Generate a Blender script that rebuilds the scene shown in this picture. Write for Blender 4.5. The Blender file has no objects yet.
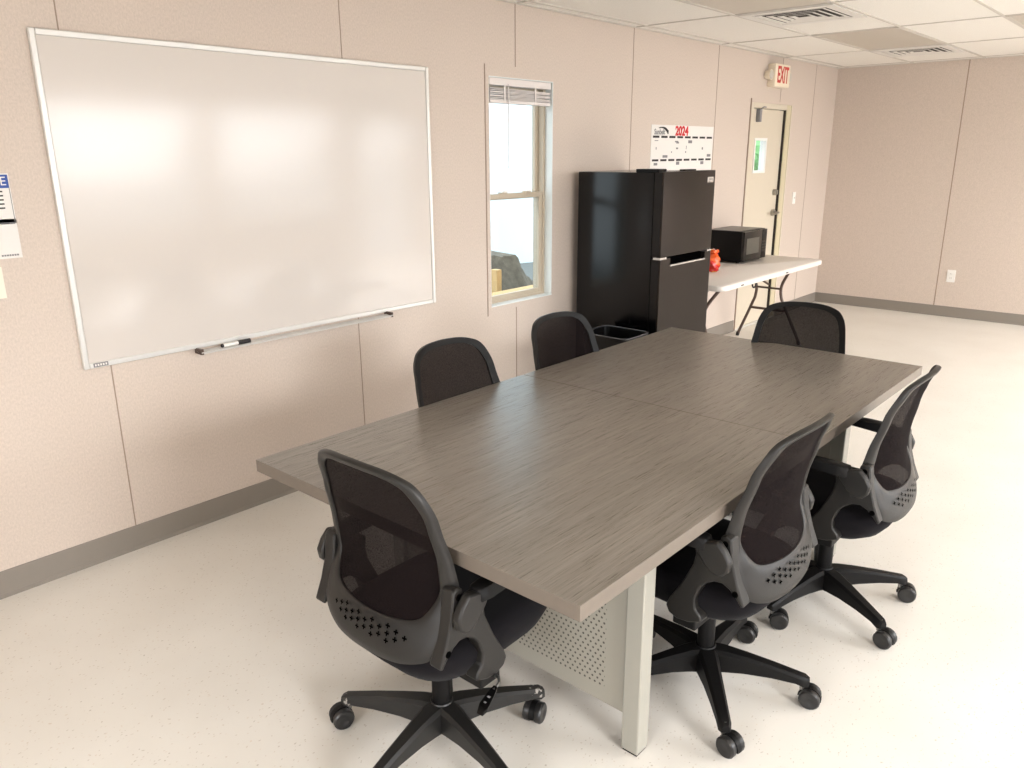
import bpy, bmesh, math, random
from mathutils import Vector, Matrix
random.seed(7)
C = bpy.context.scene.collection
PI = math.pi

# ------------------------------------------------------------------ materials
def s2l(c):
    return tuple(((v/255)/12.92 if v/255 <= 0.04045 else ((v/255+0.055)/1.055)**2.4) for v in c)
class NT:
    def __init__(s, name):
        s.m = bpy.data.materials.new(name); s.m.use_nodes = True
        s.t = s.m.node_tree; s.b = s.t.nodes['Principled BSDF']; s.out = s.t.nodes['Material Output']
    def n(s, typ, **kw):
        nd = s.t.nodes.new(typ)
        for k, v in kw.items():
            if k in nd.inputs: nd.inputs[k].default_value = v
            else: setattr(nd, k, v)
        return nd
    def l(s, a, b): s.t.links.new(a, b)
def mat(name, rgb, rough=0.5, metal=0.0, spec=0.5, noise=0.0, nscale=30, bump=0.0, bscale=200, coat=0.0, trans=0.0, sheen=0.0):
    k = NT(name); b = k.b
    col = (*s2l(rgb), 1)
    b.inputs['Base Color'].default_value = col
    b.inputs['Roughness'].default_value = rough; b.inputs['Metallic'].default_value = metal
    b.inputs['Specular IOR Level'].default_value = spec
    b.inputs['Coat Weight'].default_value = coat
    b.inputs['Sheen Weight'].default_value = sheen
    b.inputs['Transmission Weight'].default_value = trans
    tc = k.n('ShaderNodeTexCoord')
    nz = k.n('ShaderNodeTexNoise'); nz.inputs['Scale'].default_value = nscale; nz.inputs['Detail'].default_value = 4
    k.l(tc.outputs['Object'], nz.inputs['Vector'])
    r = k.n('ShaderNodeMapRange'); r.inputs['To Min'].default_value = 1-noise; r.inputs['To Max'].default_value = 1+noise
    k.l(nz.outputs['Fac'], r.inputs['Value'])
    mx = k.n('ShaderNodeMix', data_type='RGBA', blend_type='MULTIPLY'); mx.inputs[0].default_value = 1
    mx.inputs[6].default_value = col; k.l(r.outputs[0], mx.inputs[7]); k.l(mx.outputs[2], b.inputs['Base Color'])
    if bump:
        nb = k.n('ShaderNodeTexNoise'); nb.inputs['Scale'].default_value = bscale; nb.inputs['Detail'].default_value = 3
        k.l(tc.outputs['Object'], nb.inputs['Vector'])
        bp = k.n('ShaderNodeBump'); bp.inputs['Strength'].default_value = bump; bp.inputs['Distance'].default_value = 0.002
        k.l(nb.outputs['Fac'], bp.inputs['Height']); k.l(bp.outputs['Normal'], b.inputs['Normal'])
    return k.m

def wall_material():
    k = NT('vinyl_wall_panel'); tc = k.n('ShaderNodeTexCoord')
    a = k.n('ShaderNodeTexNoise'); a.inputs['Scale'].default_value = 165; a.inputs['Detail'].default_value = 5; a.inputs['Roughness'].default_value = .7
    mp = k.n('ShaderNodeMapping'); mp.inputs['Scale'].default_value = (1, 1, .55)
    k.l(tc.outputs['Object'], mp.inputs['Vector']); k.l(mp.outputs[0], a.inputs['Vector'])
    r = k.n('ShaderNodeValToRGB'); e = r.color_ramp.elements
    e[0].position = .35; e[0].color = (*s2l(WALL_A), 1); e[1].position = .65; e[1].color = (*s2l(WALL_B), 1)
    k.l(a.outputs['Fac'], r.inputs['Fac']); k.l(r.outputs[0], k.b.inputs['Base Color'])
    k.b.inputs['Roughness'].default_value = .62; k.b.inputs['Specular IOR Level'].default_value = .35
    bp = k.n('ShaderNodeBump'); bp.inputs['Strength'].default_value = .15; bp.inputs['Distance'].default_value = .001
    k.l(a.outputs['Fac'], bp.inputs['Height']); k.l(bp.outputs[0], k.b.inputs['Normal'])
    return k.m
WALL_A = (198, 184, 172); WALL_B = (214, 199, 187)

def floor_material():
    k = NT('flecked_vinyl_floor'); tc = k.n('ShaderNodeTexCoord')
    v = k.n('ShaderNodeTexVoronoi'); v.inputs['Scale'].default_value = 58; v.inputs['Randomness'].default_value = 1
    mp = k.n('ShaderNodeMapping'); mp.inputs['Scale'].default_value = (1, 1.7, 1); mp.inputs['Rotation'].default_value = (0, 0, .5)
    nz = k.n('ShaderNodeTexNoise'); nz.inputs['Scale'].default_value = 25
    k.l(tc.outputs['Object'], nz.inputs['Vector'])
    ad = k.n('ShaderNodeMix', data_type='VECTOR') ; ad.inputs[0].default_value = .03
    k.l(tc.outputs['Object'], ad.inputs[4]); k.l(nz.outputs['Color'], ad.inputs[5])
    k.l(ad.outputs[1], mp.inputs['Vector']); k.l(mp.outputs[0], v.inputs['Vector'])
    lt = k.n('ShaderNodeMapRange'); lt.inputs['From Min'].default_value = .10; lt.inputs['From Max'].default_value = .22
    lt.inputs['To Min'].default_value = 1; lt.inputs['To Max'].default_value = 0
    k.l(v.outputs['Distance'], lt.inputs['Value'])
    # only a share of cells carries a visible fleck
    sp = k.n('ShaderNodeSeparateColor'); k.l(v.outputs['Color'], sp.inputs[0])
    th = k.n('ShaderNodeMath', operation='GREATER_THAN'); th.inputs[1].default_value = .32; k.l(sp.outputs[0], th.inputs[0])
    mu = k.n('ShaderNodeMath', operation='MULTIPLY'); k.l(lt.outputs[0], mu.inputs[0]); k.l(th.outputs[0], mu.inputs[1])
    m2 = k.n('ShaderNodeMath', operation='MULTIPLY'); m2.inputs[1].default_value = .62; k.l(mu.outputs[0], m2.inputs[0])
    fc = k.n('ShaderNodeValToRGB'); e = fc.color_ramp.elements
    e[0].color = (*s2l((150, 138, 118)), 1); e[1].color = (*s2l((214, 196, 176)), 1)
    k.l(sp.outputs[1], fc.inputs['Fac'])
    big = k.n('ShaderNodeTexNoise'); big.inputs['Scale'].default_value = 2.2; big.inputs['Detail'].default_value = 5
    k.l(tc.outputs['Object'], big.inputs['Vector'])
    bs = k.n('ShaderNodeValToRGB'); e = bs.color_ramp.elements
    e[0].position = .3; e[0].color = (*s2l((222, 216, 207)), 1); e[1].position = .7; e[1].color = (*s2l((229, 224, 216)), 1)
    k.l(big.outputs['Fac'], bs.inputs['Fac'])
    mx = k.n('ShaderNodeMix', data_type='RGBA'); k.l(m2.outputs[0], mx.inputs[0]); k.l(bs.outputs[0], mx.inputs[6]); k.l(fc.outputs[0], mx.inputs[7])
    k.l(mx.outputs[2], k.b.inputs['Base Color']); k.b.inputs['Roughness'].default_value = .38; k.b.inputs['Specular IOR Level'].default_value = .4
    return k.m

def wood_material():
    k = NT('grey_brown_woodgrain_laminate'); tc = k.n('ShaderNodeTexCoord')
    def streak(sx, sy, sc, det):
        mp = k.n('ShaderNodeMapping'); mp.inputs['Scale'].default_value = (sx, sy, sy)
        k.l(tc.outputs['Object'], mp.inputs['Vector'])
        nz = k.n('ShaderNodeTexNoise'); nz.inputs['Scale'].default_value = sc; nz.inputs['Detail'].default_value = det; nz.inputs['Roughness'].default_value = .65
        nz.inputs['Distortion'].default_value = .3
        k.l(mp.outputs[0], nz.inputs['Vector']); return nz
    a = streak(1.0, 26, 2.6, 9); b = streak(3.0, 150, 3.2, 6)
    mx = k.n('ShaderNodeMix', data_type='FLOAT'); mx.inputs[0].default_value = .5
    k.l(a.outputs['Fac'], mx.inputs[2]); k.l(b.outputs['Fac'], mx.inputs[3])
    r = k.n('ShaderNodeValToRGB'); e = r.color_ramp.elements
    e[0].position = .33; e[0].color = (*s2l((97, 89, 81)), 1); e[1].position = .68; e[1].color = (*s2l((145, 136, 126)), 1)
    x = e.new(.5); x.color = (*s2l((120, 112, 103)), 1)
    k.l(mx.outputs[0], r.inputs['Fac']); k.l(r.outputs[0], k.b.inputs['Base Color'])
    rr = k.n('ShaderNodeMapRange'); rr.inputs['To Min'].default_value = .22; rr.inputs['To Max'].default_value = .36
    k.b.inputs['Specular IOR Level'].default_value = .85; k.l(b.outputs['Fac'], rr.inputs['Value']); k.l(rr.outputs[0], k.b.inputs['Roughness'])
    bp = k.n('ShaderNodeBump'); bp.inputs['Strength'].default_value = .25; bp.inputs['Distance'].default_value = .0006
    k.l(b.outputs['Fac'], bp.inputs['Height']); k.l(bp.outputs[0], k.b.inputs['Normal'])
    return k.m

def perforated_material(y0, y1, z0, z1, sp=.0175, rad=.0034, rgb=(154, 150, 139)):
    # painted steel with rows of small round punched holes
    k = NT('perforated_painted_steel'); tc = k.n('ShaderNodeTexCoord'); s = k.n('ShaderNodeSeparateXYZ'); k.l(tc.outputs['Object'], s.inputs[0])
    def M(op, a, b=None, c=None):
        nd = k.n('ShaderNodeMath', operation=op)
        for i, v in enumerate((a, b, c)):
            if v is None: continue
            if isinstance(v, (int, float)): nd.inputs[i].default_value = v
            else: k.l(v, nd.inputs[i])
        return nd.outputs[0]
    Y, Z = s.outputs[1], s.outputs[2]
    row = M('FLOOR', M('DIVIDE', Z, sp*.87)); off = M('MULTIPLY', M('MODULO', M('ABSOLUTE', row), 2.0), .5)
    u = M('SUBTRACT', M('FRACT', M('ADD', M('DIVIDE', Y, sp), off)), .5); v = M('SUBTRACT', M('FRACT', M('DIVIDE', Z, sp*.87)), .5)
    d = M('SQRT', M('ADD', M('POWER', M('MULTIPLY', u, sp), 2.0), M('POWER', M('MULTIPLY', v, sp*.87), 2.0)))
    h = M('LESS_THAN', d, rad)
    for (val, lo, hi) in ((Y, y0, y1), (Z, z0, z1)):
        h = M('MULTIPLY', h, M('MULTIPLY', M('GREATER_THAN', val, lo), M('LESS_THAN', val, hi)))
    mx = k.n('ShaderNodeMix', data_type='RGBA'); mx.inputs[6].default_value = (*s2l(rgb), 1); mx.inputs[7].default_value = (*s2l((70, 64, 56)), 1)
    k.l(h, mx.inputs[0]); k.l(mx.outputs[2], k.b.inputs['Base Color']); k.b.inputs['Roughness'].default_value = .45
    return k.m

def mesh_fabric(name='open_weave_black_mesh', alpha=.95, rgb=(18, 11, 11)):
    k = NT(name)
    k.b.inputs['Base Color'].default_value = (*s2l(rgb), 1); k.b.inputs['Roughness'].default_value = .9; k.b.inputs['Specular IOR Level'].default_value = .1
    tc = k.n('ShaderNodeTexCoord'); w = k.n('ShaderNodeTexNoise'); w.inputs['Scale'].default_value = 350; k.l(tc.outputs['Object'], w.inputs['Vector'])
    mr = k.n('ShaderNodeMapRange'); mr.inputs['To Min'].default_value = alpha-.07; mr.inputs['To Max'].default_value = alpha+.07
    k.l(w.outputs['Fac'], mr.inputs['Value']); k.l(mr.outputs[0], k.b.inputs['Alpha'])
    return k.m

def scuffed_plastic():
    k = NT('scuffed_black_nylon'); tc = k.n('ShaderNodeTexCoord')
    nz = k.n('ShaderNodeTexNoise'); nz.inputs['Scale'].default_value = 60; nz.inputs['Detail'].default_value = 6
    k.l(tc.outputs['Object'], nz.inputs['Vector'])
    sp = k.n('ShaderNodeSeparateXYZ'); k.l(tc.outputs['Object'], sp.inputs[0])
    ln = k.n('ShaderNodeVectorMath', operation='LENGTH'); k.l(tc.outputs['Object'], ln.inputs[0])
    gt = k.n('ShaderNodeMapRange'); gt.inputs['From Min'].default_value = .2; gt.inputs['From Max'].default_value = .29; k.l(ln.outputs['Value'], gt.inputs['Value'])
    ad = k.n('ShaderNodeMath', operation='MULTIPLY'); k.l(nz.outputs['Fac'], ad.inputs[0]); k.l(gt.outputs[0], ad.inputs[1])
    th = k.n('ShaderNodeMath', operation='GREATER_THAN'); th.inputs[1].default_value = .60; k.l(ad.outputs[0], th.inputs[0])
    mx = k.n('ShaderNodeMix', data_type='RGBA'); mx.inputs[6].default_value = (*s2l((24, 23, 22)), 1); mx.inputs[7].default_value = (*s2l((150, 145, 138)), 1)
    k.l(th.outputs[0], mx.inputs[0]); k.l(mx.outputs[2], k.b.inputs['Base Color']); k.b.inputs['Roughness'].default_value = .45
    return k.m

def tile_material():
    k = NT('acoustic_ceiling_tile'); tc = k.n('ShaderNodeTexCoord')
    a = k.n('ShaderNodeTexNoise'); a.inputs['Scale'].default_value = 180; a.inputs['Detail'].default_value = 4; k.l(tc.outputs['Object'], a.inputs['Vector'])
    r = k.n('ShaderNodeValToRGB'); e = r.color_ramp.elements
    e[0].position = .3; e[0].color = (*s2l((228, 223, 215)), 1); e[1].position = .5; e[1].color = (*s2l((240, 236, 229)), 1)
    k.l(a.outputs['Fac'], r.inputs['Fac']); k.l(r.outputs[0], k.b.inputs['Base Color']); k.b.inputs['Roughness'].default_value = .9
    return k.m

def snack_material():
    k = NT('red_and_yellow_snack_wrapper'); tc = k.n('ShaderNodeTexCoord')
    a = k.n('ShaderNodeTexVoronoi'); a.inputs['Scale'].default_value = 17; k.l(tc.outputs['Object'], a.inputs['Vector'])
    s = k.n('ShaderNodeSeparateColor'); k.l(a.outputs['Color'], s.inputs[0])
    r = k.n('ShaderNodeValToRGB'); r.color_ramp.interpolation = 'CONSTANT'; e = r.color_ramp.elements
    e[0].position = 0; e[0].color = (*s2l((205, 38, 30)), 1); e[1].position = .45; e[1].color = (*s2l((235, 95, 35)), 1)
    x = e.new(.68); x.color = (*s2l((245, 180, 60)), 1); x = e.new(.84); x.color = (*s2l((240, 175, 165)), 1)
    k.l(s.outputs[0], r.inputs['Fac']); k.l(r.outputs[0], k.b.inputs['Base Color']); k.b.inputs['Roughness'].default_value = .25
    return k.m

def glass_material(name='window_glass'):
    k = NT(name)
    tr = k.n('ShaderNodeBsdfTransparent'); tr.inputs['Color'].default_value = (.93, .96, .97, 1)
    gl = k.n('ShaderNodeBsdfGlossy'); gl.inputs['Roughness'].default_value = .02
    mx = k.n('ShaderNodeMixShader'); mx.inputs[0].default_value = .05; k.l(tr.outputs[0], mx.inputs[1]); k.l(gl.outputs[0], mx.inputs[2])
    k.l(mx.outputs[0], k.out.inputs['Surface'])
    return k.m

def brushed_black_steel():
    k = NT('brushed_black_steel'); tc = k.n('ShaderNodeTexCoord')
    mp = k.n('ShaderNodeMapping'); mp.inputs['Scale'].default_value = (3, 3, 300); k.l(tc.outputs['Object'], mp.inputs['Vector'])
    a = k.n('ShaderNodeTexNoise'); a.inputs['Scale'].default_value = 3; k.l(mp.outputs[0], a.inputs['Vector'])
    k.b.inputs['Base Color'].default_value = (*s2l((48, 43, 40)), 1); k.b.inputs['Metallic'].default_value = .85
    r = k.n('ShaderNodeMapRange'); r.inputs['To Min'].default_value = .26; r.inputs['To Max'].default_value = .4; k.l(a.outputs['Fac'], r.inputs['Value']); k.l(r.outputs[0], k.b.inputs['Roughness'])
    return k.m

M = dict(
    wall=wall_material(), floor=floor_material(), wood=wood_material(), tile=tile_material(),
    seam=mat('panel_seam', (158, 138, 122), .7), base=mat('grey_rubber_baseboard', (136, 128, 119), .5, noise=.03),
    tbar=mat('ceiling_grid_paint', (204, 197, 188), .5), cream=mat('cream_door_paint', (212, 201, 182), .4, noise=.02),
    jamb=mat('cream_jamb_paint', (206, 194, 164), .4), gap=mat('dark_gap', (40, 34, 28), .8),
    white=mat('white_plastic', (238, 235, 230), .35), vinylwhite=mat('white_vinyl_jamb', (226, 230, 228), .4),
    board=mat('whiteboard_enamel', (210, 202, 195), .13, spec=.5), alu=mat('satin_aluminium', (222, 220, 216), .35, metal=.35),
    black=mat('black_nylon', (13, 12, 12), .5, noise=.05, spec=.2), frame=mat('charcoal_moulded_plastic', (30, 28, 26), .42, spec=.38, bump=.12, bscale=900),
    seat=mat('black_seat_fabric', (15, 13, 16), .95, spec=.15, sheen=.03, bump=.3, bscale=700), groove=mat('black_recess', (4, 4, 4), .9, spec=.0),
    meshf=mesh_fabric(), wheel=mat('black_caster_tread', (30, 29, 29), .35), metal=mat('zinc_plated_steel', (150, 148, 144), .3, metal=.9),
    scuff=scuffed_plastic(), steelpaint=mat('light_grey_painted_steel', (154, 151, 141), .42, noise=.02),
    rail=mat('dark_support_rail', (80, 76, 70), .5),
    edge=mat('laminate_edge_band', (112, 102, 92), .45, noise=.08, nscale=60),
    fridge=mat('gloss_black_cabinet', (3, 3, 4), .2, spec=.35), bss=brushed_black_steel(), lip=mat('bright_trim', (205, 203, 200), .25, metal=.7),
    mwb=mat('black_microwave_shell', (5, 5, 5), .35, spec=.2), mwd=mat('microwave_dark_glass', (10, 9, 9), .12), mwtop=mat('microwave_top', (40, 38, 35), .3),
    mww=mat('microwave_window_mesh', (78, 76, 68), .3), plas=mat('white_blow_moulded_plastic', (222, 214, 206), .45, bump=.1, bscale=400),
    brown=mat('brown_powder_coated_steel', (84, 66, 56), .4), snack=snack_material(), paper=mat('white_paper', (228, 224, 219), .8),
    blue=mat('blue_print', (62, 88, 160), .8), ink=mat('dark_print', (46, 42, 42), .8), red=mat('red_print', (200, 40, 46), .8),
    greyink=mat('grey_print', (130, 128, 130), .8), creamp=mat('cream_card', (238, 230, 214), .8),
    lens=mat('unlit_prismatic_lens', (196, 188, 176), .35), vent=mat('white_vent_metal', (226, 222, 216), .4), ventdark=mat('vent_dust_dark', (60, 54, 48), .9),
    tanalu=mat('beige_window_aluminium', (188, 174, 154), .4), glass=glass_material(), blind=mat('white_vinyl_blind', (226, 218, 214), .45),
    tarp=mat('white_plastic_sheeting', (226, 240, 246), .5, bump=.6, bscale=3), dirt=mat('grey_brown_soil', (112, 104, 92), .95, noise=.6, nscale=14, bump=1, bscale=20),
    lumber=mat('pale_lumber', (206, 172, 122), .7, noise=.1), exitw=mat('exit_housing', (236, 222, 200), .4), exitr=mat('exit_red', (196, 52, 40), .5),
    satin=mat('satin_nickel', (170, 166, 158), .3, metal=.9), bin=mat('black_bin_plastic', (6, 6, 7), .3, spec=.3), binrim=mat('glossy_bin_rim', (70, 70, 72), .2),
    outside=mat('asphalt_outside', (120, 120, 116), .9), green=mat('foliage_green', (120, 170, 110), .9, noise=.3, nscale=4),
)

# ------------------------------------------------------------------ mesh helpers
class MB:
    def __init__(s): s.bm = bmesh.new(); s.mats = []
    def mi(s, m):
        if m not in s.mats: s.mats.append(m)
        return s.mats.index(m)
    def _set(s, faces, m):
        i = s.mi(m)
        for f in faces: f.material_index = i
    def box(s, lo, hi, m, bev=0, mtx=None):
        bm = s.bm
        vs = [bm.verts.new((x, y, z)) for x in (lo[0], hi[0]) for y in (lo[1], hi[1]) for z in (lo[2], hi[2])]
        q = [(0,1,3,2),(4,6,7,5),(0,4,5,1),(2,3,7,6),(0,2,6,4),(1,5,7,3)]
        fs = [bm.faces.new([vs[i] for i in f]) for f in q]
        if bev:
            es = list({e for f in fs for e in f.edges})
            r = bmesh.ops.bevel(bm, geom=es, offset=bev, segments=2, profile=.6, affect='EDGES')
            fs = list({f for v in r['verts'] for f in v.link_faces} | {f for f in fs if f.is_valid})
            vs = list({v for f in fs for v in f.verts})
        if mtx: bmesh.ops.transform(bm, matrix=mtx, verts=vs)
        s._set(fs, m); return s
    def loft(s, rings, m, cap=True, closed=True):
        bm = s.bm; R = [[bm.verts.new(p) for p in r] for r in rings]; fs = []
        n = len(R[0])
        for a, b in zip(R, R[1:]):
            for i in range(n if closed else n-1):
                j = (i+1) % n; fs.append(bm.faces.new((a[i], a[j], b[j], b[i])))
        if cap and closed:
            fs.append(bm.faces.new(R[0][::-1])); fs.append(bm.faces.new(R[-1]))
        s._set(fs, m); return s
    def cyl(s, p0, p1, r0, m, r1=None, n=16):
        return s.tube([p0, p1], [r0, r0 if r1 is None else r1], m, n)
    def tube(s, pts, r, m, n=10, aspect=1.0, up=None):
        pts = [Vector(p) for p in pts]
        if not isinstance(r, (list, tuple)): r = [r]*len(pts)
        rings = []; prev = None
        for i, p in enumerate(pts):
            d = (pts[min(i+1, len(pts)-1)]-pts[max(i-1, 0)]).normalized()
            if prev is None:
                u = Vector(up) if up else (Vector((0, 0, 1)) if abs(d.z) < .9 else Vector((0, 1, 0)))
            else: u = prev
            a = d.cross(u).normalized(); u = a.cross(d).normalized(); prev = u
            rings.append([p+(a*math.cos(t)*r[i]+u*math.sin(t)*r[i]*aspect) for t in [2*PI*q/n for q in range(n)]])
        return s.loft(rings, m)
    def prism(s, poly, axis, a, b, m):
        def P(u, v, w):
            return {'x': (w, u, v), 'y': (u, w, v), 'z': (u, v, w)}[axis]
        return s.loft([[P(u, v, a) for u, v in poly], [P(u, v, b) for u, v in poly]], m)
    def ribbon(s, path, widths, x0, x1, m):
        # band of varying width following a path in the y-z plane, between x0 and x1
        L, R = [], []
        for i, (y, z) in enumerate(path):
            a = path[max(i-1, 0)]; b = path[min(i+1, len(path)-1)]
            dy, dz = b[0]-a[0], b[1]-a[1]; q = math.hypot(dy, dz); ny, nz = -dz/q, dy/q; w = widths[i]/2
            L.append((y+ny*w, z+nz*w)); R.append((y-ny*w, z-nz*w))
        rings = [[(x0, *l), (x1, *l), (x1, *r), (x0, *r)] for l, r in zip(L, R)]
        return s.loft(rings, m)
    def ball(s, c, r, m, sc=(1, 1, 1), seg=12):
        r_ = bmesh.ops.create_uvsphere(s.bm, u_segments=seg, v_segments=seg//2+2, radius=r)
        bmesh.ops.scale(s.bm, vec=sc, verts=r_['verts']); bmesh.ops.translate(s.bm, vec=c, verts=r_['verts'])
        s._set({f for v in r_['verts'] for f in v.link_faces}, m); return s
    def text(s, body, size, mtx, m, align='CENTER', ext=.0006, sx=1.0, bold=0):
        cu = bpy.data.curves.new('t', 'FONT'); cu.body = body; cu.size = size; cu.align_x = align; cu.align_y = 'CENTER'; cu.extrude = ext; cu.offset = bold
        o = bpy.data.objects.new('t', cu); C.objects.link(o)
        me = bpy.data.meshes.new_from_object(o.evaluated_get(bpy.context.evaluated_depsgraph_get()))
        bpy.data.objects.remove(o); bpy.data.curves.remove(cu)
        n0 = len(s.bm.verts); f0 = len(s.bm.faces); s.bm.from_mesh(me); bpy.data.meshes.remove(me)
        s.bm.verts.ensure_lookup_table(); s.bm.faces.ensure_lookup_table()
        vs = s.bm.verts[n0:]; bmesh.ops.transform(s.bm, matrix=mtx @ Matrix.Diagonal((sx, 1, 1, 1)), verts=vs)
        s._set(s.bm.faces[f0:], m); return s
    def build(s, name, parent=None, smooth=0, bevel=0, loc=None, recalc=True, origin=None):
        if recalc: bmesh.ops.recalc_face_normals(s.bm, faces=s.bm.faces)
        if origin: bmesh.ops.translate(s.bm, vec=-Vector(origin), verts=s.bm.verts)
        me = bpy.data.meshes.new(name); s.bm.to_mesh(me); s.bm.free()
        for m in s.mats: me.materials.append(m)
        o = bpy.data.objects.new(name, me); C.objects.link(o)
        if smooth:
            for p in me.polygons: p.use_smooth = True
            me.set_sharp_from_angle(angle=math.radians(smooth))
        if bevel:
            b = o.modifiers.new('bevel', 'BEVEL'); b.width = bevel; b.segments = 2; b.limit_method = 'ANGLE'; b.angle_limit = math.radians(35); b.harden_normals = False
            if not smooth:
                for p in me.polygons: p.use_smooth = True
                me.set_sharp_from_angle(angle=math.radians(30))
        if origin: o.location = origin
        if loc: o.location = loc
        if parent: o.parent = parent
        return o
def struct(o): o['kind'] = 'structure'; return o
def tag(o, label, cat, group=None, kind=None):
    o['label'] = label; o['category'] = cat
    if group: o['group'] = group
    if kind: o['kind'] = kind
    return o
def thing(name, label, cat, loc=(0, 0, 0), rz=0, group=None):
    o = bpy.data.objects.new(name, None); C.objects.link(o); o.location = loc; o.rotation_euler = (0, 0, rz); o.empty_display_size = .1
    return tag(o, label, cat, group)
def copy_tree(o, parent=None):
    c = o.copy(); C.objects.link(c)
    if parent: c.parent = parent
    for ch in list(o.children): copy_tree(ch, c)
    return c
def catmull(pts, k=6, closed=False):
    out = []; n = len(pts)
    rng = range(n) if closed else range(n-1)
    for i in rng:
        p = [Vector(pts[(i+j) % n] if closed else pts[min(max(i+j, 0), n-1)]) for j in (-1, 0, 1, 2)]
        for q in range(k):
            t = q/k
            out.append(.5*((2*p[1])+(-p[0]+p[2])*t+(2*p[0]-5*p[1]+4*p[2]-p[3])*t*t+(-p[0]+3*p[1]-3*p[2]+p[3])*t**3))
    if not closed: out.append(Vector(pts[-1]))
    return out
def interp(tab, x):
    if x <= tab[0][0]: return tab[0][1]
    for (a, b), (c, d) in zip(tab, tab[1:]):
        if x <= c:
            t = (x-a)/(c-a); t = t*t*(3-2*t)*.5+t*.5; return b+(d-b)*t
    return tab[-1][1]

# ------------------------------------------------------------------ room
X0, X1, Y0, H = -2.4, 9.1426, -6.2, 2.406
WX0, WX1, WZ0, WZ1 = 3.895, 4.475, .705, 2.01         # visible window opening
DX0, DX1, DZ = 7.20, 8.03, 2.005                      # visible door opening
seams = [.465, 1.685, 2.905, 4.125, 5.345, 6.565, 7.785, 8.567]

b = MB(); b.box((X0-.2, Y0-.2, -.1), (X1+.2, .16, 0), M['floor']); struct(b.build('floor'))

b = MB(); T = .14
for lo, hi in [((X0, 0, 0), (WX0, T, H)), ((WX0, 0, 0), (WX1, T, WZ0)), ((WX0, 0, WZ1), (WX1, T, H)), ((WX1, 0, 0), (DX0, T, H)),
               ((DX0, 0, DZ), (DX1, T, H)), ((DX1, 0, 0), (X1, T, H))]:
    b.box(lo, hi, M['wall'])
for x in seams:
    w = .0024 if x < 4 else .0038
    segs = [(0, H)]
    if WX0 < x < WX1: segs = [(0, WZ0-.03), (WZ1+.06, H)]
    if DX0 < x < DX1: segs = [(DZ+.02, H)]
    for z0, z1 in segs: b.box((x-w, -.0012, z0), (x+w, .001, z1), M['seam'])
struct(b.build('wall_left'))

b = MB(); b.box((X1, Y0, 0), (X1+.12, 0, H), M['wall'])
for k in range(5):
    y = -1.199-1.22*k; b.box((X1-.0012, y-.005, 0), (X1+.001, y+.005, H), M['seam'])
struct(b.build('wall_far'))

def wall_with_holes(axis_y, x0, x1, holes, m):
    b = MB(); cur = x0
    for a, c, z0, z1 in holes:
        b.box((cur, axis_y-.14, 0), (a, axis_y, H), m)
        if z0 > 0: b.box((a, axis_y-.14, 0), (c, axis_y, z0), m)
        b.box((a, axis_y-.14, z1), (c, axis_y, H), m); cur = c
    b.box((cur, axis_y-.14, 0), (x1, axis_y, H), m); return b
back_holes = [(.2, 1.8, .85, 2.1), (3.6, 5.4, .75, 2.15), (5.6, 7.4, .75, 2.15), (7.75, 8.75, .05, 2.15)]
struct(wall_with_holes(Y0, X0, X1, back_holes, M['wall']).build('wall_right'))
b = MB(); b.box((X0-.12, Y0, 0), (X0, -4.6, H), M['wall']); b.box((X0-.12, -4.6, 0), (X0, -2.0, .85), M['wall']); b.box((X0-.12, -4.6, 2.1), (X0, -2.0, H), M['wall']); b.box((X0-.12, -2.0, 0), (X0, 0, H), M['wall'])  # unseen opening added to let the fill lamp in
struct(b.build('wall_near'))

# baseboards (vinyl cove)
def base_prof(): return [(0, 0), (-.016, 0), (-.012, .004), (-.006, .012), (-.004, .1), (-.002, .103), (0, .103)]
b = MB()
for x0, x1 in [(X0, DX0-.03), (DX1+.03, X1)]: b.prism([(y, z) for y, z in base_prof()], 'x', x0, x1, M['base'])
struct(b.build('baseboard_left'))
b = MB(); b.prism([(X1+y, z) for y, z in base_prof()], 'y', Y0, 0, M['base']); struct(b.build('baseboard_far'))

# ceiling, one tile grid
b = MB(); b.box((X0-.2, Y0-.2, H), (X1+.2, .16, H+.08), M['tile']); struct(b.build('ceiling'))
b = MB(); g = .008
ys = [-.105-.612*k for k in range(11)]; xs = [5.345+1.22*k for k in range(-6, 4)]
for y in ys: b.box((X0, y-g, H-.006), (X1, y+g, H+.001), M['tbar'])
for x in xs: b.box((x-g, Y0, H-.005), (x+g, 0, H+.001), M['tbar'])
b.box((X0, -.02, H-.006), (X1, 0, H+.001), M['tbar']); b.box((X1-.02, Y0, H-.006), (X1, 0, H+.001), M['tbar'])
struct(b.build('trim_1'))

# ceiling fixtures
def ceiling_light(x0, y1, label):
    t = thing('ceiling_light', label, 'ceiling light', (x0+.6, y1-.3, H), group='unlit fluorescent ceiling lights')
    b = MB(); w, d = .60, .295
    for lo, hi in [((-w, -d, -.008), (w, -d+.012, 0)), ((-w, d-.012, -.008), (w, d, 0)), ((-w, -d, -.008), (-w+.012, d, 0)), ((w-.012, -d, -.008), (w, d, 0))]:
        b.box(lo, hi, M['tbar'])
    b.build('light_frame', t)
    b = MB(); b.box((-w+.012, -d+.012, -.004), (w-.012, d-.012, -.001), M['lens']); b.build('lens', t)
    return t
r2, r3 = -.105-.612, -.105-1.224
ceiling_light(5.345-1.21, r2-.006, 'unlit grey ceiling light nearest the camera, just before the larger vent')
ceiling_light(6.565+.01, r2-.006, 'unlit grey ceiling light between the two ceiling vents')
ceiling_light(6.565+.01, -.105-.612*3-.006, 'unlit grey ceiling light cut by the right edge of the photo')
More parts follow.
